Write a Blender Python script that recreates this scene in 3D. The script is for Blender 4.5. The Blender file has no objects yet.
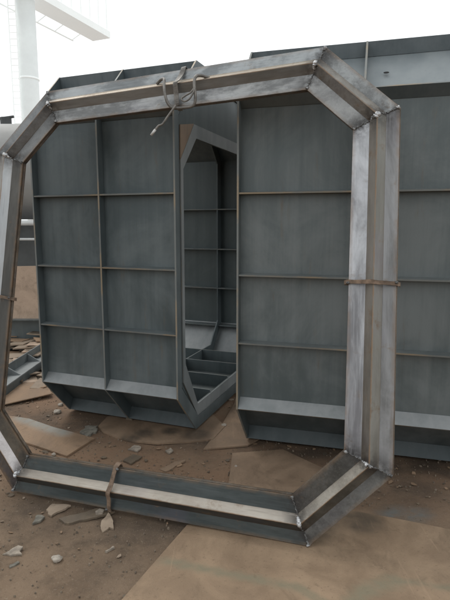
import bpy, bmesh, math, random
from mathutils import Vector, Matrix, noise
random.seed(7)
S = bpy.context.scene
COL = S.collection
R = math.radians

# ------------------------------------------------------------------ materials
class NT:
    """small helper around a node tree"""
    def __init__(s, name):
        s.m = bpy.data.materials.new(name); s.m.use_nodes = True
        s.t = s.m.node_tree; s.n = s.t.nodes; s.n.clear()
        s.out = s.n.new('ShaderNodeOutputMaterial')
        s.b = s.n.new('ShaderNodeBsdfPrincipled')
        s.t.links.new(s.b.outputs[0], s.out.inputs[0])
        s.tc = s.n.new('ShaderNodeTexCoord').outputs['Object']
    def link(s, a, b): s.t.links.new(a, b)
    def noise(s, scale, stretch=(1, 1, 1), detail=5, rough=.6, off=(0, 0, 0), dist=0):
        mp = s.n.new('ShaderNodeMapping'); mp.inputs['Scale'].default_value = stretch
        mp.inputs['Location'].default_value = off
        s.link(s.tc, mp.inputs[0])
        n = s.n.new('ShaderNodeTexNoise'); n.inputs['Scale'].default_value = scale
        n.inputs['Detail'].default_value = min(detail, 7); n.inputs['Roughness'].default_value = rough
        n.inputs['Distortion'].default_value = dist
        s.link(mp.outputs[0], n.inputs['Vector']); return n.outputs['Fac']
    def ramp(s, f, a, b, va=0., vb=1.):
        r = s.n.new('ShaderNodeMapRange'); r.interpolation_type = 'SMOOTHSTEP'
        for i, v in zip((1, 2, 3, 4), (a, b, va, vb)): r.inputs[i].default_value = v
        s.link(f, r.inputs[0]); return r.outputs[0]
    def math(s, op, a, b):
        r = s.n.new('ShaderNodeMath'); r.operation = op
        for i, v in enumerate((a, b)):
            if isinstance(v, (int, float)): r.inputs[i].default_value = v
            else: s.link(v, r.inputs[i])
        return r.outputs[0]
    def mix(s, f, a, b):
        r = s.n.new('ShaderNodeMix'); r.data_type = 'RGBA'
        if isinstance(f, (int, float)): r.inputs[0].default_value = f
        else: s.link(f, r.inputs[0])
        for i, v in ((6, a), (7, b)):
            if isinstance(v, (tuple, list)): r.inputs[i].default_value = (*v, 1)
            else: s.link(v, r.inputs[i])
        return r.outputs[2]
    def attr(s, name):
        a = s.n.new('ShaderNodeAttribute'); a.attribute_name = name; return a.outputs['Fac']
    def upface(s, lo=.5, hi=.95):
        g = s.n.new('ShaderNodeNewGeometry'); x = s.n.new('ShaderNodeSeparateXYZ')
        s.link(g.outputs['True Normal'], x.inputs[0]); return s.ramp(x.outputs[2], lo, hi)
    def bump(s, f, strength=.2, dist=.005):
        b = s.n.new('ShaderNodeBump'); b.inputs['Strength'].default_value = strength
        b.inputs['Distance'].default_value = dist
        s.link(f, b.inputs['Height']); s.link(b.outputs[0], s.b.inputs['Normal'])
    def fin(s, color, rough, metal=0., spec=.5):
        for k, v in (('Base Color', color), ('Roughness', rough), ('Metallic', metal), ('Specular IOR Level', spec)):
            i = s.b.inputs[k]
            if isinstance(v, (int, float)): i.default_value = v
            elif isinstance(v, tuple): i.default_value = (*v, 1)
            else: s.link(v, i)
        return s.m

RUST = (.20, .105, .05)
def bar_steel(name, dark, light, ratio, metal=.55, rough=.42, rust=.12, seed=0, stretch=(1, 1, 1), heat=1.0, scale=5, hard=.15, mot=.3):
    """rolled steel with bright ground patches, rust bloom and darkening beside the welds"""
    k = NT(name); o = (seed * 3.1, seed * 1.7, seed)
    big = k.noise(scale, stretch, 6, .62, o, .6)
    fine = k.noise(34, stretch, 5, .7, o)
    f = k.ramp(k.math('ADD', k.math('MULTIPLY', big, 1 - mot), k.math('MULTIPLY', fine, mot)), .65 - hard - ratio * .3, .65 + hard - ratio * .3)
    c = k.mix(f, dark, light)
    c = k.mix(k.ramp(k.noise(2.3, (1, 1, 1), 4, .5, (seed, 4, 2)), .55, .8, 0, .35), c, (.16, .14, .19))
    c = k.mix(k.ramp(k.noise(9, (1, 1, 1), 7, .7, (seed, 9, 5)), .62 - rust * .35, .8 - rust * .3, 0, .8), c, (.17, .115, .07))
    e = k.attr('weld')
    c = k.mix(k.math('MULTIPLY', k.math('MULTIPLY', e, heat), k.ramp(k.noise(16, off=o), .3, .6)), c, (.035, .033, .032))
    ed = k.attr('edge')
    c = k.mix(k.math('MULTIPLY', ed, k.ramp(k.noise(13, off=o), .35, .62, .25, .95)), c, (.23, .15, .09))
    gs = tuple(1 if v >= 1 else .035 for v in stretch) if min(stretch) < 1 else (1, 1, 1)
    grain = k.noise(110, gs, 3, .6, o)
    c = k.mix(k.ramp(grain, .55, .75, 0, .30), c, tuple(min(1, v * 1.25 + .02) for v in light))
    c = k.mix(k.ramp(grain, .45, .25, 0, .30), c, tuple(v * .6 for v in dark))
    k.bump(grain, .15, .003)
    return k.fin(c, k.ramp(fine, .3, .7, rough - .08, rough + .14), metal)

def plate_steel(name, dark, light, rust=.1, metal=.25, rough=.5, seed=0, dust=.25):
    """blue-grey mill scale with vertical run marks"""
    k = NT(name); o = (seed * 2.7, seed * 5.3, seed * .9)
    streak = k.noise(1, (11, 11, .55), 6, .65, o, .2)
    blot = k.noise(2.1, (1, 1, .75), 8, .66, o, .7)
    f = k.ramp(k.math('ADD', k.math('MULTIPLY', streak, .33), k.math('MULTIPLY', blot, .67)), .37, .63)
    c = k.mix(f, dark, light)
    c = k.mix(k.ramp(k.noise(1, (34, 34, .9), 4, .6, (seed, 7, 1)), .60, .80, 0, .30), c, tuple(v * .6 for v in dark))
    c = k.mix(k.ramp(k.noise(1, (20, 20, 2.2), 6, .7, (seed, 2, 8)), .70 - rust, .92 - rust, 0, .7), c, (.145, .115, .078))
    c = k.mix(k.ramp(k.noise(46, off=o, detail=3), .66, .78, 0, .35), c, (.17, .175, .165))
    c = k.mix(k.math('MULTIPLY', k.upface(), dust), c, (.22, .225, .22))
    ed = k.attr('edge')
    c = k.mix(k.math('MULTIPLY', ed, k.ramp(k.noise(3.2, off=o, detail=7), .48, .62, .0, .95)), k.mix(k.math('MULTIPLY', ed, .55), c, (.25, .26, .25)), (.29, .235, .165))
    k.bump(k.noise(24, off=o, detail=6), .12, .004)
    return k.fin(c, k.ramp(blot, .3, .7, rough - .08, rough + .12), metal)

def plain(name, color, rough=.6, metal=0., var=.25, scale=8, haze=0.):
    k = NT(name)
    f = k.ramp(k.noise(scale, detail=6), .3, .7)
    c = k.mix(f, tuple(v * (1 - var) for v in color), tuple(min(1, v * (1 + var)) for v in color))
    k.bump(k.noise(scale * 8), .15, .004)
    m = k.fin(c, rough, metal)
    if haze:                                   # far things glow faintly to imitate pale daylight haze
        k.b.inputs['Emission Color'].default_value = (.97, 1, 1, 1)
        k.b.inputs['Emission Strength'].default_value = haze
    return m

def rusty_sheet(name, a, b, stain=(.15, .17, .16), seed=0):
    k = NT(name); o = (seed * 1.9, seed, 0)
    f = k.ramp(k.noise(2.6, detail=8, rough=.65, off=o, dist=.8), .32, .68)
    c = k.mix(f, a, b)
    c = k.mix(k.ramp(k.noise(5.5, (1, .5, 1), 7, .68, (seed, 3, 1), .5), .5, .76, 0, .65), c, tuple(v * .5 for v in a))
    c = k.mix(k.ramp(k.noise(70, detail=3, off=o), .58, .75, 0, .4), c, tuple(v * .45 for v in a))
    c = k.mix(k.ramp(k.noise(26, detail=5, off=(3, seed, 1)), .62, .8, 0, .4), c, (.27, .20, .13))
    s = k.math('MULTIPLY', k.attr('stain'), k.ramp(k.noise(14, detail=6, off=o), .2, .6, .35, 1))
    c = k.mix(s, c, stain)
    d = k.math('MULTIPLY', k.attr('oil_shade'), k.ramp(k.noise(9, detail=6, off=o), .25, .6, .5, 1))
    c = k.mix(k.math('MULTIPLY', d, .75), c, (.055, .046, .036))
    sc = k.noise(30, (1, .05, 1), 4, .6, (seed, 2, 6))
    c = k.mix(k.ramp(sc, .63, .70, 0, .22), c, tuple(min(1, v * 1.35) for v in b))
    c = k.mix(k.ramp(k.noise(11, detail=7, rough=.75, off=(seed, 8, 2)), .60, .66, 0, .38), c, tuple(v * .62 for v in a))
    k.bump(k.math('ADD', k.noise(40, detail=6), k.noise(240, detail=2)), .3, .004)
    return k.fin(c, k.ramp(f, 0, 1, .62, .82), 0, .3)

M = {}
# front frame, one coating per straight bar (weather and grinder marks; top bar brightened further to imitate glare)
TEAL = (.052, .068, .072); GREY = (.19, .195, .195); SILV = (.52, .54, .56)
V, Hh, DD = (1, .22, 1), (.22, 1, 1), (1, 1, 1)      # grain along the bar
# per bar: (outer half, inner half)
fr = {
 0: (bar_steel('ground_grey_outer', (.15, .155, .155), (.33, .345, .345), .45, seed=1, rough=.45, hard=.09), bar_steel('ground_grey_inner', (.17, .17, .17), (.33, .335, .33), .5, seed=21)),
 1: (bar_steel('upright_outer', (.13, .13, .127), (.27, .272, .275), .5, seed=2, stretch=(1, .3, 1), hard=.10, mot=.12), bar_steel('upright_inner', (.19, .19, .198), (.50, .51, .53), .52, seed=22, metal=.6, rough=.40, stretch=(1, .28, 1), scale=3.6, hard=.09, mot=.10)),
 2: (bar_steel('heat_grey_outer', (.085, .085, .08), (.19, .19, .18), .5, seed=3, rust=.15), bar_steel('heat_brown_inner', (.045, .042, .036), (.12, .115, .105), .42, seed=23, rust=.2)),
 3: (bar_steel('mill_teal_outer', (.042, .054, .056), (.082, .096, .096), .45, seed=4, rust=.13, stretch=Hh, metal=.4), bar_steel('mill_teal_inner', (.045, .058, .060), (.086, .102, .104), .45, seed=24, rust=.10, stretch=Hh, metal=.4)),
 4: (bar_steel('rust_brown_outer', (.06, .05, .042), (.11, .095, .08), .4, seed=5, rust=.25), bar_steel('rust_brown_inner', (.065, .057, .045), (.13, .11, .085), .4, seed=25, rust=.28)),
 5: (bar_steel('pale_brown_outer', (.23, .21, .19), (.36, .345, .32), .5, seed=6, rust=.12, stretch=V), bar_steel('dark_brown_inner', (.06, .058, .052), (.12, .115, .105), .4, seed=26, rust=.2, stretch=V)),
 6: (bar_steel('dull_grey_outer', (.13, .138, .14), (.25, .258, .262), .45, seed=7), bar_steel('dull_grey_inner', (.15, .155, .155), (.25, .255, .255), .45, seed=27)),
 7: (bar_steel('top_silver_outer', (.20, .215, .222), (.40, .425, .435), .55, seed=8, rough=.45, stretch=(.5, 1, 1), hard=.08), bar_steel('top_silver_inner', (.17, .175, .175), (.40, .41, .41), .5, seed=28, rough=.45, stretch=(.5, 1, 1), hard=.08)),
}
rd = {i: tuple(bar_steel('ridge_%d_%d' % (i, q), d, l, .5, seed=11 + i + 20 * q, rust=ru, metal=.5, rough=.46, stretch=st) for q, (d, l, ru) in enumerate(pair)) for i, (st, pair) in {  # each ridge gets a lit and a shaded side through its two colours
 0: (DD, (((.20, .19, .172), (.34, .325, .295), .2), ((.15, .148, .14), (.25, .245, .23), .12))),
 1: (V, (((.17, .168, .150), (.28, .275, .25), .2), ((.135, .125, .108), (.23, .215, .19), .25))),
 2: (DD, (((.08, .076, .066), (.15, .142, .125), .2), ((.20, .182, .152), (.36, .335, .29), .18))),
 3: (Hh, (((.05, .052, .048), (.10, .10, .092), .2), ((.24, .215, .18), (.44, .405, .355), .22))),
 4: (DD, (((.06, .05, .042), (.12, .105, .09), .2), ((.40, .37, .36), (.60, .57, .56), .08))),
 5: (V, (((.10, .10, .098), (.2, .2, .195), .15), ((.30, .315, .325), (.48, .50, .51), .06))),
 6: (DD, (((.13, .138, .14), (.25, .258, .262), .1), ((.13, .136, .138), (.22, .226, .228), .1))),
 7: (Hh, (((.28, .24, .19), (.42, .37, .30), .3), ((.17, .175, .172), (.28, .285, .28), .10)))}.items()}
M['frame_back'] = bar_steel('back_frame_steel', (.10, .095, .085), (.24, .22, .19), .45, seed=30, rust=.3)
def weld_mat():
    k = NT('weld_metal'); n = k.noise(55, detail=4, rough=.7)
    c = k.mix(k.ramp(n, .35, .65), (.06, .058, .055), (.20, .20, .198))
    c = k.mix(k.math('MULTIPLY', k.attr('edge'), k.ramp(k.noise(42, off=(3, 1, 2)), .36, .58)), c, (.66, .67, .68))
    k.bump(k.noise(170), .5, .004)
    return k.fin(c, k.ramp(n, .3, .7, .32, .6), .6)
M['weld'] = weld_mat()
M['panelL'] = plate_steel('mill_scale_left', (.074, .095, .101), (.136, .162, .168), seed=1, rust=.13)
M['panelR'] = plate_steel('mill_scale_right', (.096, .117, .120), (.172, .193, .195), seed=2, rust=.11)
M['panelT'] = plate_steel('mill_scale_skylit', (.20, .232, .245), (.265, .295, .305), seed=3, rust=-.1, rough=.42)  # paler copy for the upper slope, skylight put into the colour
M['ribL'] = plate_steel('rib_steel_left', (.070, .090, .096), (.118, .142, .147), seed=4, rust=.05)
M['ribR'] = plate_steel('rib_steel_right', (.085, .103, .104), (.145, .162, .160), seed=5, rust=.05)
M['flange'] = plate_steel('flange_steel', (.18, .20, .205), (.30, .315, .32), seed=9, rust=.0, dust=.75)  # dust and skylight on upward faces both put into this paler colour
M['topflange'] = plate_steel('top_flange_steel', (.105, .135, .15), (.165, .195, .21), seed=10, rust=-.1)
M['lowflange'] = plate_steel('low_flange_steel', (.045, .060, .064), (.085, .10, .104), seed=12, rust=.0)  # darker copy, shade along the bottom edges put into its colour
M['inner'] = plate_steel('inner_steel', (.055, .073, .076), (.092, .112, .114), seed=6, rust=-.05)  # shade on the end plate and inside carried by a darker colour
M['lip'] = plate_steel('lip_steel', (.17, .19, .195), (.25, .27, .275), seed=7, rust=-.05)
M['brownplate'] = plate_steel('brown_steel', (.21, .155, .11), (.29, .21, .15), seed=8, rust=.2)
M['rust'] = plain('rusty_strap', (.165, .115, .08), .75, .1, .5, 22)
M['rebar'] = plain('bent_rod_steel', (.20, .19, .175), .55, .45, .35, 25)
M['rodtip'] = plain('ground_rod_tip', (.55, .54, .52), .5, .4, .15, 25)
M['black'] = plain('dark_hole', (.012, .012, .012), .9)
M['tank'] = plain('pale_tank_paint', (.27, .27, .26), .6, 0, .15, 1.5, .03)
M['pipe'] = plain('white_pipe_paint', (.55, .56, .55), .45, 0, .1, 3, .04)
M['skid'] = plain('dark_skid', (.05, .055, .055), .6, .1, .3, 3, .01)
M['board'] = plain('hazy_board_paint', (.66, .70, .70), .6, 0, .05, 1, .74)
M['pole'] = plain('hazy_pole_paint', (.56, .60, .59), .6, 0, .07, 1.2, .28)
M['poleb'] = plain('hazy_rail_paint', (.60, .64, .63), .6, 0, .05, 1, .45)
M['sheetI'] = rusty_sheet('rusty_sheet_tan', (.225, .157, .102), (.325, .232, .152), (.215, .185, .125), 1)
M['sheetA'] = rusty_sheet('rusty_sheet_orange', (.21, .142, .092), (.31, .21, .135), (.26, .25, .22), 2)
M['sheetB'] = rusty_sheet('rusty_sheet_brown', (.185, .128, .086), (.27, .19, .128), (.17, .17, .14), 3)
M['tan'] = rusty_sheet('tan_plate', (.36, .27, .20), (.48, .36, .27), (.3, .3, .3), 4)
M['scrapd'] = rusty_sheet('scrap_dark', (.10, .08, .06), (.17, .13, .09), (.2, .2, .2), 5)
M['scrapl'] = rusty_sheet('scrap_pale', (.24, .185, .135), (.33, .26, .195), (.2, .2, .2), 6)
M['greychip'] = plain('grey_chip', (.15, .14, .115), .8, 0, .35, 30)
M['palechip'] = plain('pale_chip', (.27, .23, .185), .85, 0, .3, 30)
M['stone'] = plain('pale_stone', (.36, .32, .27), .9, 0, .25, 40)
M['gravel'] = plain('gravel_mix', (.17, .135, .10), .9, 0, .4, 9)

def ground_mat():
    k = NT('yard_dirt')
    f = k.ramp(k.noise(1.1, detail=9, rough=.68, dist=.6), .32, .68)
    c = k.mix(f, (.158, .110, .073), (.238, .170, .115))
    c = k.mix(k.ramp(k.noise(5, detail=8, rough=.7), .45, .7, 0, .7), c, (.082, .06, .042))
    c = k.mix(k.math('MULTIPLY', k.attr('red'), k.ramp(k.noise(3.2, detail=7), .3, .65, .4, 1)), c, (.225, .142, .090))
    c = k.mix(k.math('MULTIPLY', k.attr('oil_shade'), k.ramp(k.noise(4, detail=7, off=(4, 4, 0)), .3, .65, .3, 1)), c, (.070, .053, .040))  # stained dirt and painted contact shade share this mask
    c = k.mix(k.ramp(k.noise(130, detail=3), .58, .72, 0, .6), c, (.25, .20, .15))
    c = k.mix(k.ramp(k.noise(90, detail=4, off=(2, 7, 1)), .58, .75, 0, .5), c, (.06, .046, .034))
    c = k.mix(k.math('MULTIPLY', k.attr('stain'), k.ramp(k.noise(11, detail=6), .3, .65, .2, 1)), c, (.13, .15, .15))
    c = k.mix(k.ramp(k.noise(17, detail=7, rough=.78, off=(6, 1, 3)), .58, .65, 0, .4), c, (.062, .045, .032))
    c = k.mix(k.ramp(k.noise(48, detail=6, rough=.75, off=(1, 6, 3)), .62, .67, 0, .55), c, (.29, .225, .165))
    h = k.math('ADD', k.noise(30, detail=8, rough=.7), k.math('MULTIPLY', k.noise(160, detail=3), .35))
    k.bump(h, .55, .012)
    return k.fin(c, .88, 0, .25)
M['ground'] = ground_mat()

# ------------------------------------------------------------------ objects
def new_obj(name, verts, faces, mats, parent=None, fm=None, smooth=False, attrs=None):
    me = bpy.data.meshes.new(name); me.from_pydata([tuple(v) for v in verts], [], faces)
    for m in (mats if isinstance(mats, (list, tuple)) else [mats]): me.materials.append(m)
    if fm: me.polygons.foreach_set('material_index', fm)
    if smooth: me.polygons.foreach_set('use_smooth', [True] * len(me.polygons))
    for an, vals in (attrs or {}).items():
        a = me.attributes.new(an, 'FLOAT', 'POINT'); a.data.foreach_set('value', vals)
    me.update()
    o = bpy.data.objects.new(name, me); COL.objects.link(o)
    if parent: o.parent = parent
    return o
def tag(o, label=None, cat=None, group=None, kind=None):
    for k, v in (('label', label), ('category', cat), ('group', group), ('kind', kind)):
        if v: o[k] = v
    return o
def thing(name, label, cat, loc=(0, 0, 0), rotz=0., group=None, mat=None):
    o = bpy.data.objects.new(name, None); COL.objects.link(o); o.empty_display_size = .1
    if mat is not None: o.matrix_world = mat
    else: o.location = loc; o.rotation_euler = (0, 0, rotz)
    return tag(o, label, cat, group)
class MB:
    """mesh collector; 'edge' marks worn edges"""
    def __init__(s): s.v = []; s.f = []; s.e = []; s.m = []
    def add(s, vs, fs, e=None, m=0):
        o = len(s.v); s.v += [Vector(v) for v in vs]; s.e += e or [0.] * len(vs)
        s.f += [[i + o for i in f] for f in fs]; s.m += [m] * len(fs)
    def hexa(s, p, e=None, m=0):       # 8 points: bottom quad then top quad, same turn
        s.add(p, [(3, 2, 1, 0), (4, 5, 6, 7), (0, 1, 5, 4), (1, 2, 6, 5), (2, 3, 7, 6), (3, 0, 4, 7)], e, m)
    def box(s, a, b, m=0):
        (x0, y0, z0), (x1, y1, z1) = a, b
        s.hexa([(x0, y0, z0), (x1, y0, z0), (x1, y1, z0), (x0, y1, z0), (x0, y0, z1), (x1, y0, z1), (x1, y1, z1), (x0, y1, z1)], m=m)
    def tube(s, pts, r, n=8, cap=True, m=0, flat=1.):
        pts = [Vector(p) for p in pts]; o = len(s.v); up = None
        for i, p in enumerate(pts):
            t = (pts[min(i + 1, len(pts) - 1)] - pts[max(i - 1, 0)]).normalized()
            if up is None:
                up = t.orthogonal().normalized()
            up = (up - t * up.dot(t)).normalized(); w = t.cross(up)
            rr = r[i] if isinstance(r, (list, tuple)) else r
            for k in range(n):
                a = 2 * math.pi * k / n
                s.v.append(p + (up * math.cos(a) + w * math.sin(a) * flat) * rr); s.e.append(0.)
        fs = []
        for i in range(len(pts) - 1):
            for k in range(n):
                a = o + i * n + k; b = o + i * n + (k + 1) % n
                fs.append([a, b, b + n, a + n])
        if cap:
            fs.append([o + k for k in range(n)][::-1]); fs.append([o + (len(pts) - 1) * n + k for k in range(n)])
        s.f += fs; s.m += [m] * len(fs)
    def build(s, name, mats, parent=None, smooth=False):
        return new_obj(name, s.v, s.f, mats, parent, s.m, smooth, {'edge': s.e})
def smooth_path(pts, n=6):
    pts = [Vector(p) for p in pts]; out = []
    for i in range(len(pts) - 1):
        p0, p1, p2, p3 = pts[max(i - 1, 0)], pts[i], pts[i + 1], pts[min(i + 2, len(pts) - 1)]
        for k in range(n):
            t = k / n
            out.append(.5 * ((2 * p1) + (p2 - p0) * t + (2 * p0 - 5 * p1 + 4 * p2 - p3) * t * t + (3 * p1 - p0 - 3 * p2 + p3) * t ** 3))
    return out + [pts[-1]]
def ss(a, b, v):
    t = min(1, max(0, (v - a) / (b - a))); return t * t * (3 - 2 * t)

# ------------------------------------------------------------------ ground
def hgt(x, y): return -.042 + .068 * ss(-.9, .7, x) * ss(3.1, 2.3, y)
def segd(p, a, b):
    p, a, b = Vector(p), Vector(a), Vector(b); d = b - a
    t = max(0, min(1, (p - a).dot(d) / d.dot(d))); return (p - a - d * t).length
def ground():
    def axis(lo, hi, step, far):
        v = []; x = lo
        while x <= hi + 1e-6: v.append(x); x += step
        a, g = lo, step
        while a > -far: g *= 1.5; a -= g; v.insert(0, a)
        a, g = hi, step
        while a < far: g *= 1.5; a += g; v.append(a)
        return v
    xs = axis(-3.2, 2.4, .05, 500); ys = axis(.6, 7.0, .05, 500)
    V = []; red = []; oil_shade = []; st = []
    for y in ys:
        for x in xs:
            n = noise.noise((x * 1.3, y * 1.3, 3)) * .010 + noise.noise((x * 5, y * 5, 7)) * .004
            near = ss(9, 6, abs(x)) * ss(12, 8, y) * ss(-2, 0, y)
            V.append((x, y, hgt(x, y) - .005 + n * near * .8))
            red.append(ss(2.35, 2.9, y + .18 * x) * ss(6, 4.4, y))
            oil_shade.append(max(ss(.45, 0, abs(y - 3.45 + .3 * x)) * .9, ss(.55, .1, math.hypot(x - 1.0, (y - 2.75) * 1.3)) * .8,
                           ss(.35, 0, segd((x, y), (-1.0, 2.55), (.2, 2.25))) * .75, ss(.5, .1, math.hypot(x + .35, y - 2.05)) * .35))  # ground staining, plus contact shade painted along frame base and sections
            st.append(ss(.16, .02, math.hypot((x - .93) * .8, (y - 2.42) * 1.4)))
    nx = len(xs); F = [(j * nx + i, j * nx + i + 1, (j + 1) * nx + i + 1, (j + 1) * nx + i) for j in range(len(ys) - 1) for i in range(nx - 1)]
    o = new_obj('ground', V, F, M['ground'], smooth=True, attrs={'red': red, 'oil_shade': oil_shade, 'stain': st})
    tag(o, kind='structure')
ground()

def gravel():
    mb = MB()
    for i in range(2600):
        x = random.uniform(-2.2, 1.6); y = random.uniform(1.75, 4.6)
        if x > -.2 - (2.4 - y) * .35 and y < 2.5 and random.random() < .86: continue
        r = random.choice((.002, .0025, .003, .004, .004, .006)) * random.uniform(.7, 1.35)
        z = hgt(x, y); a = random.random() * 6.28; P = []
        for k in range(5):
            b = a + k * 1.256; q = r * random.uniform(.7, 1.2); P.append((x + q * math.cos(b), y + q * math.sin(b), z - .006))
        for k in range(5):
            b = a + k * 1.256; q = r * random.uniform(.4, .8); P.append((x + q * math.cos(b), y + q * math.sin(b), z - .001 + r * random.uniform(.4, .9)))
        mb.add(P, [(0, 1, 6, 5), (1, 2, 7, 6), (2, 3, 8, 7), (3, 4, 9, 8), (4, 0, 5, 9), (5, 6, 7, 8, 9)])
    tag(mb.build('gravel', M['gravel']), 'loose brown grit scattered over the yard dirt', 'gravel', kind='stuff')
gravel()
def flakes():
    for mat, n, seed, nm, lab in (('scrapd', 420, 3, 'scale_flakes', 'dark rusty mill scale flakes strewn over the yard'), ('sheetA', 380, 8, 'scale_flakes', 'orange-brown rust flakes strewn over the yard'), ('scrapl', 170, 12, 'scale_flakes', 'pale tan scale flakes strewn over the yard')):
        rn = random.Random(seed); mb = MB()
        for _ in range(n):
            y = rn.uniform(1.8, 5.0); x = rn.uniform(-.42 * y - .2, .45 * y + .2)
            if x > -.2 - (2.4 - y) * .35 and y < 2.45 and rn.random() < .93: continue
            if y < 2.7 and x < .1 and rn.random() < .80: continue
            r = rn.uniform(.005, .011) if rn.random() < .72 else rn.uniform(.012, .026) * (1 if y > 2.7 else .6)
            a = rn.random() * 6.28; k = rn.randint(4, 7); z = hgt(x, y); tx, ty = rn.gauss(0, .12), rn.gauss(0, .12); st = rn.uniform(.4, 1)
            P = []
            for q in range(k):
                b = q * 6.283 / k + rn.uniform(-.3, .3); rr = r * rn.uniform(.6, 1.25); u, v = rr * math.cos(b), rr * math.sin(b) * st
                P.append((u * math.cos(a) - v * math.sin(a), u * math.sin(a) + v * math.cos(a)))
            t = rn.uniform(.0015, .004)
            mb.add([(x + u, y + v, z + tx * u + ty * v) for u, v in P] + [(x + u, y + v, z + tx * u + ty * v + t) for u, v in P],
                   [tuple(range(k, 2 * k))] + [(q, (q + 1) % k, k + (q + 1) % k, k + q) for q in range(k)])
        tag(mb.build(nm, M[mat]), lab, 'rust flakes', kind='stuff')
flakes()

# ------------------------------------------------------------------ octagonal frame
W, H, CH, BW = 1.2277, 1.2157, .3615, .2145
def octo(w=W, h=H, c=CH):
    return [Vector(p) for p in ((w - c, 2 * h), (w, 2 * h - c), (w, c), (w - c, 0), (-w + c, 0), (-w, c), (-w, 2 * h - c), (-w + c, 2 * h))]
def inset(poly, d):
    n = len(poly); out = []
    for i in range(n):
        a, b, c = poly[i - 1], poly[i], poly[(i + 1) % n]
        def ln(p, q):
            t = (q - p).normalized(); nn = Vector((t.y, -t.x)); return nn, nn.dot(p) + d
        (n1, k1), (n2, k2) = ln(a, b), ln(b, c)
        det = n1.x * n2.y - n1.y * n2.x
        out.append(Vector(((k1 * n2.y - k2 * n1.y) / det, (n1.x * k2 - n2.x * k1) / det)))
    return out
OCT = octo()
rX, rY, rN = Vector((.936, -.350, .0373)).normalized(), Vector((.050, .236, .970)).normalized(), None
rN = rX.cross(rY).normalized(); rX = rY.cross(rN)
RING = Matrix((rX, rY, rN)).transposed().to_4x4(); RING.translation = Vector((-.4243, 2.4372, 0))

def bar(i, prof, name, mats, parent, fm, wear=None, seg=14, label=None):
    """one mitred bar of the octagon; prof = [(distance from outer edge, height)]"""
    mb = MB(); weld = []; rows = []
    lens = None
    for (d, z) in prof:
        q = inset(OCT, d); a, b = q[i], q[(i + 1) % 8]; rows.append((a, b, z))
    for s in range(seg + 1):
        # finer near the two welded ends
        t = s / seg; t = .5 - .5 * math.cos(math.pi * t)
        for j, (a, b, z) in enumerate(rows):
            p = a.lerp(b, t); L = (b - a).length
            wob = .0012 * noise.noise((p.x * 4, p.y * 4, j * .7 + i))
            mb.v.append(Vector((p.x, p.y, z + wob))); mb.e.append(wear[j] if wear else 0.)
            dd = min(t, 1 - t) * L; weld.append(max(0., 1 - dd / .10))
    n = len(rows)
    for s in range(seg):
        for j in range(n - 1 if not fm.get('closed') else n):
            k = (j + 1) % n
            mb.f.append([s * n + j, s * n + k, (s + 1) * n + k, (s + 1) * n + j]); mb.m.append(fm['m'][j])
    o = new_obj(name, mb.v, mb.f, mats, parent, mb.m, False, {'edge': mb.e, 'weld': weld})
    if label: o['label'] = label
    return o
PLATE = [(0, -.011), (0, -.001), (.001, 0), (.020, 0), (.062, 0), (.0985, 0), (.135, 0), (.1945, 0), (BW - .001, 0), (BW, -.001), (BW, -.011)]
RIDGE = [(.060, .0005), (.062, .003), (.0935, .0345), (.096, .037), (.0985, .0377), (.101, .037), (.1035, .0345), (.135, .003), (.137, .0005)]
def weld_bead(i, parent, dens=1.):
    a, b = OCT[i], inset(OCT, BW)[i]
    rnd = random.Random(100 + i)
    def prof(d):
        if d < .062 or d > .135: return 0
        return .038 * (1 - abs(d - .0985) / .0365)
    mb = MB(); n = 120; pts = []; rad = []; hots = []
    bis = (b - a).normalized(); side = Vector((-bis.y, bis.x))
    for k in range(n + 1):
        d = .002 + (BW - .004) * k / n; p = a + (b - a) * (d / BW)
        hot = max(0, 1 - abs(d - .106) / .026); endz = max(0, 1 - min(d, BW - d) / .022)
        w = noise.noise((k * .165, i * 7.1, 0)); w2 = noise.noise((k * .43, i * 3.3, 5))
        p = p + side * (.003 * w + .004 * hot * w2)
        pts.append((p.x, p.y, prof(d) + .0005 + .002 * hot * w2)); hots.append(min(1, 1.5 * hot + .8 * endz * (w > -.05))); rad.append(.0030 + .0020 * w2 + .0125 * hot * (.8 + .7 * w2) + .0060 * endz * (.7 + .8 * rnd.random()))
    mb.tube(pts, rad, 12)
    mb.e = [h for h in hots for _ in range(12)]
    for v in mb.v: v += Vector((noise.noise(v * 170), noise.noise(v * 170 + Vector((9, 0, 0))), noise.noise(v * 170 + Vector((0, 9, 0))))) * .0040
    mb.build('weld_bead', M['weld'], parent, True)

def front_frame():
    root = thing('octagonal_frame', 'large octagonal steel frame with welded ridge bars leaning in front of the ribbed sections', 'steel frame', mat=RING)
    # gap for the mitre joints is closed by the beads
    for i in range(8):
        pm = {'m': [0] * 5 + [1] * 5, 'closed': False}
        b = bar(i, PLATE, 'side_bar', list(fr[i]), root, pm, [.7, .9, .5, 0, 0, 0, 0, 0, .5, .9, .7])
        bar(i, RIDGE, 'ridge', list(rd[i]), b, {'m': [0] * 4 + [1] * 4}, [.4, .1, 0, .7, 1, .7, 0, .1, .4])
        weld_bead(i, root)
    return root
front_frame()
def back_frame():
    m = RING @ Matrix.Translation((.004, .003, -.014))
    root = thing('octagonal_frame', 'second octagonal steel frame strapped flat against the back of the front frame', 'steel frame', mat=m)
    prof = [(0, -.011), (0, 0), (BW + .004, 0), (BW + .004, -.011), (.151, -.011), (.107, -.055), (.0635, -.011)]
    for i in range(8):
        bar(i, prof, 'side_bar', [M['frame_back']], root, {'m': [0] * 7, 'closed': True}, [.5, .5, .5, .5, .2, .2, .2])
back_frame()

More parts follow.
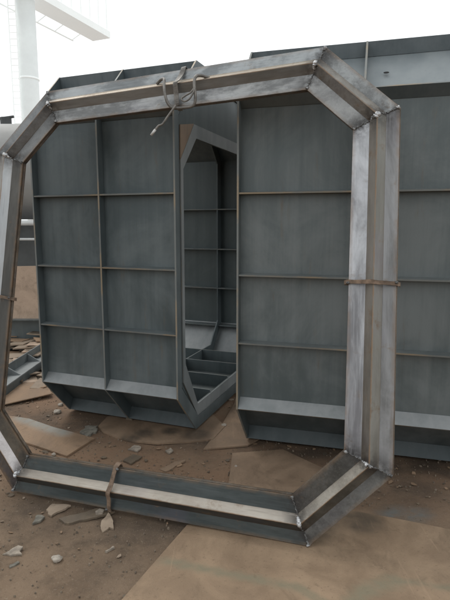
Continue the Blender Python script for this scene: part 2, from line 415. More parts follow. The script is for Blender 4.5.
# straps: a rusty flat band bent round both frames
def strap(p_out, p_in, along, width, label, skew=0., bulge=0.):
    """p_out, p_in: frame-plane points on the two plate edges"""
    a, b = Vector(p_out), Vector(p_in); d = (b - a).normalized(); L = (b - a).length; al = Vector(along)
    sec = [(-.012, -.034), (-.007, .004), (.004, .012), (L * .28, .026 + bulge), (L * .46, .045 + bulge), (L * .66, .026 + bulge), (L - .004, .012), (L + .007, .004), (L + .012, -.034), (L * .5, -.086)]
    path = smooth_path([(x, z, 0) for x, z in sec], 4); th = .005
    mb = MB(); n = len(path)
    for k, p in enumerate(path):
        t = (path[min(k + 1, n - 1)] - path[max(k - 1, 0)]).normalized(); nn = Vector((-t.y, t.x))
        f = p.x / L; off = al * (skew * (f - .5) + .003 * noise.noise((k * .3, L, 0)))
        w = width * (1 + .12 * noise.noise((k * .25, 2, L)))
        for s, hh in ((-1, 0), (1, 0), (1, th), (-1, th)):
            q = Vector((p.x, p.y)) + nn * hh
            c = a + d * q.x + off + al * (s * w / 2)
            mb.v.append(Vector((c.x, c.y, q.y))); mb.e.append(0.)
    for k in range(n - 1):
        for j in range(4):
            mb.f.append([k * 4 + j, k * 4 + (j + 1) % 4, k * 4 + 4 + (j + 1) % 4, k * 4 + 4 + j]); mb.m.append(0)
    mb.f += [[3, 2, 1, 0], [n * 4 - 4, n * 4 - 3, n * 4 - 2, n * 4 - 1]]; mb.m += [0, 0]
    root = thing('clamp_strap', label, 'strap', mat=RING @ Matrix.Translation((a.x, a.y, 0)))
    mb.v = [v - Vector((a.x, a.y, 0)) for v in mb.v]
    mb.build('band', M['rust'], root)
    for q in (Vector((0, 0)), b - a):
        bm = bmesh.new(); bmesh.ops.create_icosphere(bm, subdivisions=3, radius=.007)
        for v in bm.verts: v.co = v.co * (1 + .5 * noise.noise(v.co * 190 + Vector((q.x * 50, L, 1)))) * 1.0; v.co.x *= 1.3; v.co += Vector((q.x, q.y, .015))
        me = bpy.data.meshes.new('weld_tack'); bm.to_mesh(me); bm.free(); me.materials.append(M['weld'])
        o = bpy.data.objects.new('weld_tack', me); COL.objects.link(o); o.parent = root
strap((W, 1.228), (W - BW, 1.226), (0, 1), .019, 'short rusty strap across the right upright of the octagonal frame', .010)
strap((-W, 1.150), (-W + BW, 1.128), (0, 1), .019, 'rusty strap across the left upright of the octagonal frame', -.006)
strap((-.218, 0), (-.168, BW), (1, -.2), .024, 'bent rusty strap looped over the bottom bar of the octagonal frame', -.03, .004)

# bent rods over the top bar
def rod(name, pts, z, r, label, cat, mat, tip=False, zs=None):
    p = [Vector((x, y, (zs[i] if zs else z))) for i, (x, y) in enumerate(pts)]; b = p[0].copy()
    path = smooth_path([q - b for q in p], 6)
    root = thing(name, label, cat, mat=RING @ Matrix.Translation(b))
    mb = MB(); mb.tube(path, r, 8); mb.build('shaft', mat, root, True)
    if tip:
        mt = MB(); e = path[-1]; d = (path[-1] - path[-3]).normalized(); mt.tube([e - d * .012, e + d * .028], r * 1.25, 8); mt.build('tip', M['rodtip'], root, True)
    return root
rod('bent_hook', [(-.078, 2.358), (-.045, 2.374), (-.019, 2.364), (-.008, 2.327), (.003, 2.268), (.015, 2.22), (.047, 2.193), (.12, 2.19), (.167, 2.195), (.182, 2.232), (.178, 2.295), (.182, 2.339), (.204, 2.352), (.245, 2.346)],
    .07, .0085, 'U-shaped bent steel rod hooked over the top bar of the octagonal frame', 'hook', M['rebar'],
    zs=[.02, .03, .045, .062, .066, .05, .035, .03, .035, .05, .066, .062, .045, .02])
rod('tie_wire', [(.186, 2.277), (.172, 2.24), (.152, 2.213), (.125, 2.205), (.108, 2.222), (.13, 2.236), (.16, 2.25), (.176, 2.268)], .068, .005,
    'coil of thick wire bunched beside the bent hook on the top bar', 'wire', M['rebar'])
rod('hanging_rod', [(.068, 2.199), (.061, 2.185), (.027, 2.142), (-.006, 2.098), (-.030, 2.090), (-.055, 2.062)], .055, .006,
    'short kinked steel rod with bright tip hanging below the top bar', 'rod', M['rebar'], tip=True)
# flat strap between the rod's arms
def top_strap():
    pts = [(.080, 2.432, -.03), (.080, 2.44, .004), (.074, 2.40, .012), (.063, 2.345, .040), (.058, 2.322, .054), (.056, 2.27, .030), (.058, 2.214, .012), (.059, 2.205, -.03)]
    b = Vector(pts[0]); path = smooth_path([Vector(p) - b for p in pts], 5)
    root = thing('clamp_strap', 'dark twisted strap over the top bar between the arms of the bent rod', 'strap', mat=RING @ Matrix.Translation(b))
    mb = MB(); n = len(path)
    for k, p in enumerate(path):
        tw = .25 * math.sin(k * .45); w = .0135
        dx = Vector((math.cos(tw), 0, math.sin(tw) * .6)) * w
        for q in (p - dx, p + dx, p + dx + Vector((0, .002, .005)), p - dx + Vector((0, .002, .005))):
            mb.v.append(q); mb.e.append(0.)
    for k in range(n - 1):
        for j in range(4):
            mb.f.append([k * 4 + j, k * 4 + (j + 1) % 4, k * 4 + 4 + (j + 1) % 4, k * 4 + 4 + j]); mb.m.append(0)
    mb.build('band', M['rebar'], root)
top_strap()

# ------------------------------------------------------------------ ribbed duct sections
D = 2.45
OUT = [(0, .306), (0, 2.262), (.36, 2.62), (2.09, 2.62), (2.45, 2.262), (2.45, .306), (2.15, -.02), (.30, -.02)]
SHL = [(.062, .372), (.062, 2.205), (.385, 2.535), (2.065, 2.535), (2.388, 2.205), (2.388, .372), (2.105, .066), (.345, .066)]
def polyband(mb, A, B, x0, x1, skip=(), ea=1., eb=0.):
    """annular plate between closed (t,z) loops A (outer) and B (inner), from x0 to x1"""
    n = len(A)
    for i in range(n):
        if i in skip: continue
        j = (i + 1) % n
        p = [(x0, *A[i]), (x0, *A[j]), (x0, *B[j]), (x0, *B[i]), (x1, *A[i]), (x1, *A[j]), (x1, *B[j]), (x1, *B[i])]
        f = [(0, 1, 2, 3), (7, 6, 5, 4), (0, 4, 5, 1), (2, 6, 7, 3)]
        f = [q for q in f if q != (0, 4, 5, 1)]
        mb.add(p, f, [eb * .0] * 8); mb.add([p[0], p[4], p[5], p[1]], [(0, 1, 2, 3)], [ea] * 4)
def off(poly, d):
    # shift a (t,z) loop towards its centre
    c = (1.225, 1.29); out = []
    for t, z in poly:
        out.append((t + (d if t < c[0] else -d), z + (d * .41 if z < c[1] else -d * .41)) if t in (poly[0][0], poly[5][0], poly[4][0], poly[1][0]) else
                   (t + (d * .41 if t < c[0] else -d * .41), z + (d if z < c[1] else -d)))
    return out
SHI = off(SHL, .010)
def long_bar(mb, a, b, x0, x1, th=.010, e=(1., 0.)):
    """flat bar along the section, running from root b to tip a in the (t,z) plane"""
    a, b = Vector(a), Vector(b); d = (a - b).normalized(); n = Vector((-d.y, d.x)) * th / 2
    p = [(x0, *(b - n)), (x1, *(b - n)), (x1, *(a - n)), (x0, *(a - n)), (x0, *(b + n)), (x1, *(b + n)), (x1, *(a + n)), (x0, *(a + n))]
    o = len(mb.f); mb.hexa(p, [e[1]] * 8)
    k = o + 4; assert mb.f[k][0] - mb.f[o][3] == 2; mb.f.pop(k); mb.m.pop(k)
    mb.add([p[2], p[3], p[7], p[6]], [(0, 1, 2, 3)], [e[0]] * 4)
def duct(name_label, loc, yaw, cols, rows, pm, rm, tm, inside):
    root = thing('duct_section', name_label, 'duct section', loc, yaw, 'ribbed octagonal steel duct sections')
    x0, x1 = cols[0], cols[-1]; th = .006
    # shell: one face per side of the octagon, slopes catching skylight coloured paler
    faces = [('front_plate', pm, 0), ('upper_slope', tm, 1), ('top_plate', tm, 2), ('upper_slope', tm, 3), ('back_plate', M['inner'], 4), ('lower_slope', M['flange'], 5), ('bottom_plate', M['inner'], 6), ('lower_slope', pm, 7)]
    plates = {}
    for nm, m, i in faces:
        mb = MB(); j = (i + 1) % 8; e = .004
        a, b, c, d = SHL[i], SHL[j], SHI[j], SHI[i]
        if i in (0, 1, 7):            # slightly buckled between the ribs
            P_, Q_ = Vector(a), Vector(b); nrm = Vector((-(Q_ - P_).y, (Q_ - P_).x)).normalized()
            nu = int((x1 - x0) / .045); nv = max(3, int((Q_ - P_).length / .045)); ns = []
            for kk in range(2):
                for jv in range(nv + 1):
                    for iu in range(nu + 1):
                        u = x0 + e + (x1 - x0 - 2 * e) * iu / nu; q = P_.lerp(Q_, jv / nv)
                        wv = .0075 * noise.noise((u * 2.6 + i * 9 + x1 * 5, q.y * 2.6, 1)) if 0 < jv < nv and 0 < iu < nu else 0
                        q = q + nrm * (wv - (.008 if kk else 0)) * (1 if nrm.x < 0 or i == 7 else 1)
                        ns.append((u, q.x, q.y))
            N0 = (nu + 1) * (nv + 1); fs = []
            for jv in range(nv):
                for iu in range(nu):
                    w0 = jv * (nu + 1) + iu
                    fs.append((w0, w0 + 1, w0 + nu + 2, w0 + nu + 1)); fs.append((N0 + w0 + nu + 1, N0 + w0 + nu + 2, N0 + w0 + 1, N0 + w0))
            mb.add(ns, fs); plates[i] = mb.build(nm, m, root, True); continue
        mb.add([(x0 + e, *a), (x1 - e, *a), (x1 - e, *b), (x0 + e, *b), (x0 + e, *d), (x1 - e, *d), (x1 - e, *c), (x0 + e, *c)],
               [(0, 1, 2, 3), (7, 6, 5, 4), (0, 3, 7, 4), (1, 5, 6, 2)])
        plates[i] = mb.build(nm, m, root)
    for k, x in enumerate(cols):
        mb = MB(); a, b = (x - th, x + th)
        if k == 0: a, b = x, x + 2 * th
        if k == len(cols) - 1: a, b = x - 2 * th, x
        polyband(mb, OUT, SHL, a, b); mb.build('ring_rib', rm, root)
    for i in range(8):                     # bars along the eight edges
        mb = MB(); A, B = Vector(OUT[i]), Vector(SHL[i]); A = A + (B - A).normalized() * .003
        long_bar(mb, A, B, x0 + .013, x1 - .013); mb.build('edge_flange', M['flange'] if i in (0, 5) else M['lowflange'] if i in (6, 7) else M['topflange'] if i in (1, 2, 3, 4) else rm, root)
    for z in rows:                         # shelves across the front
        mb = MB(); long_bar(mb, (.003, z - .004), (.063, z + .004), x0 + .013, x1 - .013)
        nk = int((x1 - x0) / .012); pt = [(x0 + .015 + (x1 - x0 - .03) * k / nk, .061, z - .003) for k in range(nk + 1)]
        mb.tube(pt, [.0065 + .003 * noise.noise((k * .21, z * 9, x1)) + (.0015 if k % 2 else 0) for k in range(nk + 1)], 6)
        mb.build('stiffener', rm, root)
    if inside:
        for z in (.36, .79, 1.23, 1.67):
            mb = MB(); long_bar(mb, (2.27, z), (2.379, z), x0 + .02, x1 - .02, .012, (.2, 0)); mb.build('stiffener', M['ribL'], root)
        for t in (.62, 1.02, 1.42, 1.82):
            mb = MB(); long_bar(mb, (t, .185), (t, .075), x0 + .02, x1 - .02, .012, (.25, 0)); mb.build('stiffener', M['ribL'], root)
        mb = MB(); polyband(mb, off(SHL, .011), off(SHL, .115), -.615, -.603, ea=0, eb=.3); mb.build('ring_rib', M['ribL'], root)
        # end plate: closes the end down to a smaller octagonal mouth
        MO = [(.135, .53), (.135, 1.87), (.354, 2.10), (2.096, 2.10), (2.315, 1.87), (2.315, .53), (2.11, .165), (.342, .165)]
        MA = [(.100, .40), (.097, 1.925), (.322, 2.19), (2.12, 2.19), (2.35, 1.92), (2.35, .42), (2.105, .067), (.345, .067)]
        mb = MB(); polyband(mb, SHI, MO, -.022, -.014, ea=0, eb=.3); ep = mb.build('end_plate', M['inner'], root)
        mb = MB(); polyband(mb, MA, MO, -.0135, -.004, skip=(), ea=.5, eb=.6); mb.build('mouth_lip', M['lip'], ep)
        mb = MB(); mb.add([(-.0125, .096, 1.93), (-.0125, .100, 2.15), (-.0125, .318, 2.193), (-.006, .096, 1.93), (-.006, .100, 2.15), (-.006, .318, 2.193)],
                          [(0, 1, 2), (5, 4, 3), (0, 3, 4, 1), (1, 4, 5, 2), (2, 5, 3, 0)]); mb.build('gusset', M['brownplate'], ep)
    else:
        # one lifting hole in the upper slope, its darkness painted as a disc
        a, b = Vector(SHL[1]), Vector(SHL[2]); c = a.lerp(b, .55); d = (b - a).normalized(); n = Vector((-d.y, d.x))
        mb = MB(); ring = [(.752 + .10 + .017 * math.cos(q * .524), *(c + d * .011 * math.sin(q * .524) + n * .009)) for q in range(12)]
        mb.add(ring, [list(range(12))]); mb.build('lifting_hole', M['black'], plates[1])
        mb = MB(); mb.box((x0 + .02, .36, .02), (x0 + .022, .37, .03))
    return root
YL, YR = -.3619, -.2725
left = duct('dark blue-grey ribbed steel section with open octagonal mouth, behind the left half of the frame', (-.3225, 3.3313, 0), YL, [-1.1586, -.588, 0], [1.709, 1.206, .762], M['panelL'], M['ribL'], M['panelL'], True)
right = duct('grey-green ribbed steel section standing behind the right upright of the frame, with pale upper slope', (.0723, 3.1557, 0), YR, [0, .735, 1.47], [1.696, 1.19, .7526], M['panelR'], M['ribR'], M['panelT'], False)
def at(yaw, loc, u, t):
    return Vector((loc[0] + u * math.cos(yaw) - t * math.sin(yaw), loc[1] + u * math.sin(yaw) + t * math.cos(yaw), 0))
# stub legs under the sections
def stub(yaw, loc, u, t, label, group=None):
    p = at(yaw, loc, u, t); g = hgt(p.x, p.y) - .01
    o = MB(); hh = -.021 - g
    o.hexa([(-.03, -.03, 0), (.03, -.03, 0), (.03, .03, 0), (-.03, .03, 0), (-.026, -.026, hh), (.026, -.026, hh), (.026, .026, hh), (-.026, .026, hh)])
    ob = o.build('support_block', M['scrapd']); ob.location = (p.x, p.y, g); ob.rotation_euler = (0, 0, yaw)
    tag(ob, label, 'block', group)
LL, LR = (-.3225, 3.3313), (.0723, 3.1557)
stub(YL, LL, -.588, .33, 'short dark block propping the middle of the left ribbed section')
for u, t in ((-.05, 2.0), (-1.1, 2.0)): stub(YL, LL, u, t, 'dark block under the far edge of the left ribbed section', 'blocks under far edges')
for u, t in ((.05, .42), (1.42, .42)): stub(YR, LR, u, t, 'dark block under the near edge of the right ribbed section', 'blocks under right section')

# ------------------------------------------------------------------ sheets and scrap on the ground
def sheet(name, poly, th, mat, label, cat='steel sheet', z=0., grid=None, stain=None, oil_shade=None, jag=0., group=None, tilt=(0, 0), warp=.004):
    """flat offcut following the ground; poly in world x,y"""
    cx = sum(p[0] for p in poly) / len(poly); cy = sum(p[1] for p in poly) / len(poly)
    bm = bmesh.new(); P = []
    n = len(poly)
    for i in range(n):
        a, b = Vector(poly[i]), Vector(poly[(i + 1) % n]); L = (b - a).length
        k = max(1, int(L / (grid or .05)))
        for s in range(k):
            q = a.lerp(b, s / k)
            if jag: q += Vector((random.gauss(0, jag), random.gauss(0, jag)))
            P.append(q)
    vs = [bm.verts.new((q.x, q.y, 0)) for q in P]; f = bm.faces.new(vs)
    if f.normal.z < 0 or True:
        bm.normal_update()
        if f.normal.z < 0: f.normal_flip()
    g = grid or .05
    xs = [p.x for p in P]; ys = [p.y for p in P]
    k = math.floor(min(xs) / g) + 1
    while k * g < max(xs):
        bmesh.ops.bisect_plane(bm, geom=bm.verts[:] + bm.edges[:] + bm.faces[:], plane_co=(k * g + .0007, 0, 0), plane_no=(1, 0, 0)); k += 1
    k = math.floor(min(ys) / g) + 1
    while k * g < max(ys):
        bmesh.ops.bisect_plane(bm, geom=bm.verts[:] + bm.edges[:] + bm.faces[:], plane_co=(0, k * g + .0007, 0), plane_no=(0, 1, 0)); k += 1
    ext = bmesh.ops.extrude_face_region(bm, geom=bm.faces[:])
    top = {v for v in ext['geom'] if isinstance(v, bmesh.types.BMVert)}
    base = hgt(cx, cy)
    for v in bm.verts:
        x, y = v.co.x, v.co.y
        h = hgt(x, y) + .003 + z + tilt[0] * (x - cx) + tilt[1] * (y - cy) + warp * noise.noise((x * 2.2 + th * 900, y * 2.2, z * 50))
        v.co.z = h + (th if v in top else -.006 if z == 0 else 0)
    bmesh.ops.recalc_face_normals(bm, faces=bm.faces[:])
    bm.normal_update(); bm.verts.ensure_lookup_table()
    co = [v.co.copy() for v in bm.verts]
    st = [max([ss(w, w * .2, segd((c.x, c.y), a, b)) for a, b, w in stain] or [0]) if stain else 0. for c in co]
    ol = [max([ss(r, r * .45, math.hypot(c.x - x, c.y - y)) for x, y, r in oil_shade] or [0]) if oil_shade else 0. for c in co]
    for v in bm.verts: v.co -= Vector((cx, cy, base))
    me = bpy.data.meshes.new(name); bm.to_mesh(me); bm.free(); me.materials.append(mat)
    for an, vals in (('stain', st), ('oil_shade', ol)):
        a = me.attributes.new(an, 'FLOAT', 'POINT'); a.data.foreach_set('value', vals)
    o = bpy.data.objects.new(name, me); COL.objects.link(o); o.location = (cx, cy, base)
    return tag(o, label, cat, group)
sheet('steel_sheet', [(-.192, 2.362), (.652, 2.436), (1.30, 2.18), (1.30, .9), (-.86, .9)], .007, M['sheetI'],
      'big tan rusty steel sheet on the ground under the lower right corner of the frame', grid=.03,
      stain=[((-.281, 2.088), (.309, 1.873), .035), ((.309, 1.873), (.47, 1.70), .03), ((.56, 1.84), (.70, 1.90), .06), ((.70, 1.90), (1.1, 1.83), .02), ((.45, 1.74), (.58, 1.85), .05)],
      oil_shade=[(.42, 2.32, .20), (.68, 2.33, .14)])
sheet('steel_sheet', [(-1.80, 3.93), (-1.564, 3.845), (-1.319, 3.679), (-.948, 3.479), (-1.062, 3.191), (-1.428, 3.41), (-1.86, 3.72)], .006, M['sheetA'],
      'orange-brown rusty sheet with grey stain lying behind the lower left corner of the frame', stain=[((-1.62, 3.86), (-1.2, 3.58), .11)], grid=.04)
sheet('steel_sheet', [(-.979, 3.699), (-.917, 3.604), (-.785, 3.489), (-.657, 3.421), (-.479, 3.382), (-.271, 3.412), (-.086, 3.463), (-.0, 3.701), (-.1, 3.95), (-.60, 4.1), (-.952, 3.9)], .006, M['sheetB'],
      'round-edged brown steel sheet with dark oily stains under the left ribbed section', grid=.035,
      oil_shade=[(-.69, 3.47, .10), (-.60, 3.56, .10), (-.22, 3.54, .14), (-.40, 3.60, .09)])
sheet('steel_sheet', [(-1.92, 4.128), (-1.565, 4.383), (-1.709, 4.66), (-2.16, 4.758)], .008, M['sheetA'],
      'tan rusty sheet beside the left edge of the ribbed section, under the angle beam', z=.02, tilt=(.02, .03))
sheet('steel_sheet', [(.05, 3.24), (.40, 3.29), (.735, 2.89), (.50, 2.60), (.02, 2.80)], .004, M['sheetB'],
      'thin reddish brown sheet on the ground between the frame and the right ribbed section', grid=.05)
sheet('steel_sheet', [(-.15, 3.30), (-.05, 3.62), (.08, 4.2), (.16, 4.9), (.7, 5.0), (.6, 3.9), (.16, 3.36)], .004, M['sheetB'],
      'long rusty sheet running back through the gap between the two ribbed sections', grid=.06)
# scraps
def scrap(poly, th, mat, label, name='scrap_shard', cat='scrap', **k):
    k.setdefault('jag', .0035); th = max(.0035, th * .7)
    return sheet(name, poly, th, M[mat], label, cat, grid=.02, warp=.010, **k)
scrap([(-1.085, 3.585), (-1.066, 3.679), (-.994, 3.699), (-.962, 3.604), (-1.006, 3.514)], .014, 'greychip', 'crumpled grey scrap beside the round-edged brown sheet', jag=.008)
scrap([(-.671, 3.298), (-.641, 3.362), (-.582, 3.346), (-.596, 3.267)], .005, 'palechip', 'small pale flake in front of the round-edged sheet, left of two', jag=.004)
scrap([(-.404, 3.268), (-.382, 3.314), (-.356, 3.268), (-.38, 3.237)], .006, 'palechip', 'tiny pale flake in front of the round-edged sheet, right of two')
scrap([(-.673, 3.134), (-.622, 3.222), (-.557, 3.192), (-.612, 3.092)], .005, 'scrapd', 'brown four-cornered offcut just behind the bottom bar strap')
scrap([(-.414, 3.023), (-.328, 3.12), (-.257, 3.134), (-.371, 2.982)], .006, 'sheetB', 'long thin brown sliver behind the bottom bar of the frame', tilt=(.05, 0))
scrap([(-.999, 2.425), (-1.004, 2.507), (-.956, 2.479), (-.964, 2.443)], .006, 'greychip', 'grey-green pointed shard on the dirt below the frame\'s lower left corner')
scrap([(-.976, 2.546), (-.958, 2.605), (-.844, 2.585), (-.933, 2.488)], .006, 'scrapl', 'flat tan offcut partly under the bottom bar at left', tilt=(.04, .03))
scrap([(-.881, 2.461), (-.838, 2.424), (-.662, 2.474), (-.587, 2.518), (-.679, 2.551)], .007, 'scrapd', 'long brown slab offcut lying along the front of the bottom bar', tilt=(0, .06))
scrap([(-.646, 2.41), (-.627, 2.485), (-.59, 2.433), (-.568, 2.372), (-.588, 2.385), (-.615, 2.354)], .004, 'scrapl', 'tan ragged leaf-shaped scrap below the bent bottom strap', jag=.005, tilt=(.0, .15))
scrap([(-1.05, 2.183), (-1.001, 2.235), (-.971, 2.222), (-.976, 2.195), (-.965, 2.172)], .005, 'palechip', 'pale pointed flake on bare dirt at the lower left', jag=.003, tilt=(.1, .1))
scrap([(-.99, 2.095), (-.955, 2.13), (-.945, 2.12), (-.98, 2.087)], .008, 'greychip', 'small grey chip next to the pale pointed flake')
scrap([(-.568, 2.190), (-.536, 2.222), (-.531, 2.216), (-.562, 2.184)], .005, 'palechip', 'thin pale splinter on the dirt in front of the slab offcut')
scrap([(-.700, 2.505), (-.680, 2.525), (-.650, 2.515), (-.655, 2.492), (-.688, 2.488)], .016, 'palechip', 'pale bit of scrap lying on the long brown slab offcut', z=.01)
def pebble(x, y, r, label, m='stone'):
    bm = bmesh.new(); bmesh.ops.create_icosphere(bm, subdivisions=3, radius=r)
    for v in bm.verts:
        v.co *= 1 + .28 * noise.noise(v.co * (1.1 / r) + Vector((x * 9, y * 7, 0))); v.co.z *= .7
        v.co.x *= 1.2
    me = bpy.data.meshes.new('pebble'); bm.to_mesh(me); bm.free(); me.materials.append(M[m])
    o = bpy.data.objects.new('pebble', me); COL.objects.link(o); o.location = (x, y, hgt(x, y) + r * .42); o.rotation_euler = (0, 0, x * 20)
    tag(o, label, 'pebble')
pebble(-.78, 2.138, .021, 'whitish pebble alone on the dirt in the lower left foreground')
pebble(-1.39, 4.0, .026, 'pale lump on the dirt behind the orange-brown sheet, larger of two')
pebble(-1.42, 4.17, .020, 'pale lump on the dirt behind the orange-brown sheet, smaller of two')
pebble(-1.16, 3.22, .013, 'small pale stone at the front edge of the orange-brown sheet')
pebble(-.01, 3.72, .018, 'pale stone on the dirt by the open mouth of the left section')
pebble(.07, 3.05, .010, 'small stone on the reddish dirt between frame and right section')

# scrap heap at the back left
rnd = random.Random(5)
heap = []
for k in range(44):
    y = rnd.uniform(4.75, 6.25); x = -.40 * y + .12 + rnd.uniform(-.42, .34) - .12
    heap.append((y, x))
heap.sort(reverse=True)
for k, (y, x) in enumerate(heap):
    L = rnd.uniform(.25, .62); B = rnd.uniform(.10, .26); a = rnd.uniform(-.5, .6) + (1.2 if rnd.random() < .3 else 0); c, s = math.cos(a), math.sin(a)
    P = [(x + u * c - v * s, y + u * s + v * c) for u, v in ((-L / 2, -B / 2), (L / 2, -B / 2 * rnd.uniform(.5, 1)), (L / 2 * rnd.uniform(.7, 1), B / 2), (-L / 2, B / 2))]
    sheet('scrap_plate', P, rnd.uniform(.006, .018), M[rnd.choice(('scrapl', 'scrapd', 'sheetA', 'scrapl', 'tan'))],
          'rusty offcut plate in the scrap heap between the frame\'s left upright and the ribbed section', 'scrap plate', z=.01 + max(0, (y - 4.7) * .15) * rnd.random() ** .6, group='offcut plates in the scrap heap',
          tilt=(rnd.uniform(-.12, .12), rnd.uniform(-.12, .12)), grid=.08, warp=.02)

# angle-section beam lying at the back left
def beam():
    a, b = Vector((-2.07, 4.15, .055)), Vector((-2.02, 5.55, .075))
    d = (b - a); L = d.length; d.normalize(); up = Vector((0, 0, 1)); side = d.cross(up).normalized(); up = side.cross(d)
    m = Matrix((d, -side, up)).transposed().to_4x4(); m.translation = a
    root = thing('angle_beam', 'grey angle-section steel beam resting on the ground left of the ribbed section', 'steel beam', mat=m)
    mb = MB(); mb.box((0, -.09, -.004), (L, .06, .006)); mb.build('flange', M['lip'], root)
    mb = MB(); mb.box((0, .050, .0065), (L, .060, .10)); mb.build('web', M['panelR'], root)
    mb = MB(); mb.box((0, -.092, -.075), (L, -.082, -.0045)); mb.build('web', M['panelL'], root)
    for x in (.55, 1.02):
        mb = MB(); mb.add([(x, -.08, .0065), (x, .049, .0065), (x, .049, .085), (x + .01, -.08, .0065), (x + .01, .049, .0065), (x + .01, .049, .085)], [(0, 1, 2), (5, 4, 3), (0, 3, 4, 1), (1, 4, 5, 2), (2, 5, 3, 0)])
        mb.build('gusset', M['lip'], root)
beam()
# leaning tan plate and dark beam in front of the tank
def back_left():
    mb = MB(); mb.hexa([(-.9, 0, 0), (.55, 0, 0), (.55, .012, 0), (-.9, .012, 0), (-.9, .10, .64), (.55, .10, .66), (.55, .112, .66), (-.9, .112, .64)])
    o = mb.build('leaning_plate', M['tan']); o.location = (-2.45, 6.24, .335)
    tag(o, 'pinkish tan steel plate standing upright on the dark beam, far left', 'steel plate')
    root = thing('channel_beam', 'dark grey channel beam lying under the pinkish tan plate, far left', 'steel beam', (-2.45, 6.25, hgt(-2.4, 6.2)))
    mb = MB(); mb.box((-1.0, 0, .012), (.8, .012, .365)); mb.build('web', M['panelR'], root)
    mb = MB(); mb.box((-1.0, -.10, 0), (.8, .012, .012)); mb.build('flange', M['ribR'], root)
    mb = MB(); mb.box((-1.0, -.10, .365), (.8, .12, .377)); mb.build('flange', M['ribR'], root)
back_left()
def tank():
    root = thing('storage_tank', 'large pale grey tank behind the upper left corner of the frame', 'tank', (-4.6, 9.6, hgt(-5, 9)))
    mb = MB(); r = .95; zc = 2.50
    sec = [(r * math.cos(a * math.pi / 20), r * math.sin(a * math.pi / 20)) for a in range(40)]
    xs = [(-3.4, .3), (-3.36, .7), (-3.25, .92), (-3.1, 1), (-1.5, 1), (0, 1), (2.2, 1), (2.35, .92), (2.46, .7), (2.5, .3)]
    for i, (x, k) in enumerate(xs):
        for (a, b) in sec: mb.v.append(Vector((x, a * k, zc + b * k * .90))); mb.e.append(0.)
    for i in range(len(xs) - 1):
        for q in range(40): mb.f.append([i * 40 + q, i * 40 + (q + 1) % 40, i * 40 + 40 + (q + 1) % 40, i * 40 + 40 + q]); mb.m.append(0)
    mb.f.append(list(range(40))[::-1]); mb.f.append([len(xs) * 40 - 40 + q for q in range(40)]); mb.m += [0, 0]
    mb.build('vessel', M['tank'], root, True)
    mb = MB(); mb.box((-3.2, -.75, .02), (2.3, .75, 1.58)); mb.build('skid', M['skid'], root)
    mb = MB(); mb.tube([(-3.4, -.95, 1.575), (2.5, -.95, 1.575)], .045, 12); mb.build('pipe', M['pipe'], root, True)
    mb = MB(); mb.tube([(-3.4, -.95, 1.30), (2.5, -.95, 1.30)], .022, 10); mb.build('pipe', M['pipe'], root, True)
    for x in (-2.9, -1.2, .4, 2.0):
        mb = MB(); mb.box((x, -.96, .02), (x + .06, -.90, 1.53)); mb.build('post', M['skid'], root)
    mb = MB(); mb.tube([(.55, .1, zc + .80), (.55, .1, zc + 1.00)], .10, 14); h = mb.build('hatch', M['skid'], root)
    mb = MB(); mb.tube([(.40, .1, zc + .98), (.70, .1, zc + 1.02)], .025, 8); mb.build('handle', M['skid'], h)
    mb = MB(); mb.box((-.9, -.05, zc + .845), (.35, .05, zc + .885)); mb.build('walkway', M['skid'], root)
tank()
# billboard on a single pole, hazy in the distance
def billboard():
    root = thing('billboard', 'tall hazy white billboard on a single pole with ladder, upper left sky', 'billboard', (-9.37, 25.4, -.05))
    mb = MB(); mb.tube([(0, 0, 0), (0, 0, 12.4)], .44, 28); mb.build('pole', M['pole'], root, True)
    for z in (3.6, 8.4):
        mb = MB(); mb.tube([(0, 0, z), (0, 0, z + .08)], .475, 28); mb.build('pole_flange', M['poleb'], root, True)
    lad = MB(); lx, ly = -.46, -.30
    for dx in (-.17, .17): lad.tube([(lx + dx, ly - .15, 1.2), (lx + dx, ly - .15, 12.0)], .028, 6)
    for k in range(36): lad.tube([(lx - .17, ly - .15, 1.4 + k * .29), (lx + .17, ly - .15, 1.4 + k * .29)], .02, 6)
    lad.build('ladder', M['poleb'], root)
    # the board runs from the pole away to the right
    d = Vector((-7.285 + 9.161, 30.4 - 25.841, 0)).normalized(); n = Vector((d.y, -d.x, 0)); up = Vector((0, 0, 1))
    def P(u, w, z): return d * u + n * w + up * z
    def bx(u0, u1, w0, w1, z0, z1):
        m = MB(); m.hexa([P(u0, w0, z0), P(u1, w0, z0), P(u1, w1, z0), P(u0, w1, z0), P(u0, w0, z1), P(u1, w0, z1), P(u1, w1, z1), P(u0, w1, z1)]); return m
    bx(-6, 5.6, -.35, .85, 11.95, 12.30).build('base_beam', M['poleb'], root)
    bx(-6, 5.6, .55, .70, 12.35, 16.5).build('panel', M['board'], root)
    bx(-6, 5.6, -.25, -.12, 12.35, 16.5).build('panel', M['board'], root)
    for k in range(16): bx(-5.9 + k * .75, -5.82 + k * .75, .705, .78, 12.32, 16.4).build('batten', M['poleb'], root)
    wk = MB(); wk.tube([P(-6, -.95, 11.75), P(4.6, -.95, 11.75)], .05, 6); wk.build('walkway_rail', M['poleb'], root)
    for u in (-5, -3.2, -1.4, .4, 1.8, 3.1, 4.5):
        m = MB(); m.tube([P(u, -.95, 11.75), P(u, -.30, 12.02)], .03, 6); m.build('rail_bracket', M['poleb'], root)
billboard()

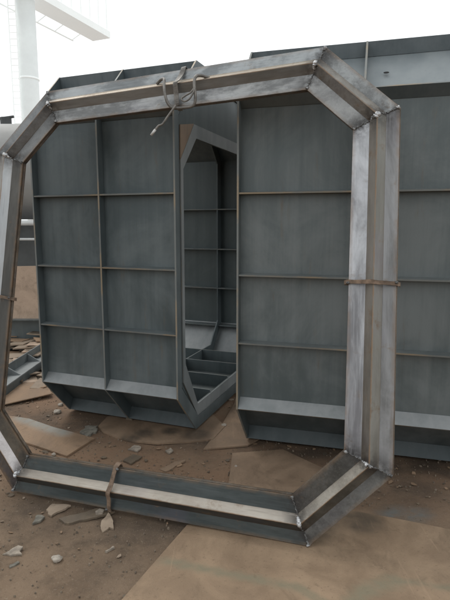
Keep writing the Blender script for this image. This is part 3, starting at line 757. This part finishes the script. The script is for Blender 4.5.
# ------------------------------------------------------------------ light, sky, camera
w = bpy.data.worlds.new('World'); S.world = w; w.use_nodes = True
nt = w.node_tree; bg = nt.nodes['Background']
sky = nt.nodes.new('ShaderNodeTexSky'); sky.sky_type = 'NISHITA'; sky.sun_disc = False
EL, AZ = R(52), R(-38)                       # sun behind the sections, from the back left
sky.sun_elevation = EL; sky.sun_rotation = AZ; sky.dust_density = 4; sky.air_density = 1.5
hs = nt.nodes.new('ShaderNodeHueSaturation'); hs.inputs['Saturation'].default_value = .18
mx = nt.nodes.new('ShaderNodeMix'); mx.data_type = 'RGBA'; mx.inputs[0].default_value = .72
nt.links.new(sky.outputs[0], hs.inputs['Color']); nt.links.new(hs.outputs[0], mx.inputs[6])
mx.inputs[7].default_value = (13.6, 14.0, 14.2, 1)       # cloud veil
tc = nt.nodes.new('ShaderNodeTexCoord'); cn = nt.nodes.new('ShaderNodeTexNoise'); cn.inputs['Scale'].default_value = 1.6; cn.inputs['Detail'].default_value = 3
nt.links.new(tc.outputs['Generated'], cn.inputs['Vector'])
mr = nt.nodes.new('ShaderNodeMapRange'); nt.links.new(cn.outputs['Fac'], mr.inputs[0])
for i_, v_ in zip((1, 2, 3, 4), (.35, .65, .80, 1.22)): mr.inputs[i_].default_value = v_
vm = nt.nodes.new('ShaderNodeVectorMath'); vm.operation = 'SCALE'
nt.links.new(mx.outputs[2], vm.inputs[0]); nt.links.new(mr.outputs[0], vm.inputs['Scale'])
nt.links.new(vm.outputs[0], bg.inputs['Color']); bg.inputs['Strength'].default_value = .1
L = bpy.data.lights.new('sun', 'SUN'); L.energy = .9; L.angle = R(22); L.color = (1, .96, .9)
so = bpy.data.objects.new('sun', L); COL.objects.link(so)
dv = Vector((math.sin(AZ) * math.cos(EL), math.cos(AZ) * math.cos(EL), math.sin(EL)))
so.rotation_euler = dv.to_track_quat('Z', 'Y').to_euler(); so.location = (-6, 8, 9)
cam = bpy.data.cameras.new('camera'); co = bpy.data.objects.new('camera', cam); COL.objects.link(co)
cam.sensor_fit = 'VERTICAL'; cam.sensor_height = 36; cam.sensor_width = 27; cam.lens = 503.9 / 600 * 36
cam.clip_start = .05; cam.clip_end = 2000
co.location = (0, 0, 1.5); co.rotation_euler = (R(90 - 8.473), 0, 0)
S.camera = co
S.cycles.max_bounces = 6; S.cycles.diffuse_bounces = 4; S.cycles.glossy_bounces = 3
S.cycles.caustics_reflective = False; S.cycles.caustics_refractive = False
S.view_settings.view_transform = 'Standard'; S.view_settings.look = 'None'; S.view_settings.exposure = 0
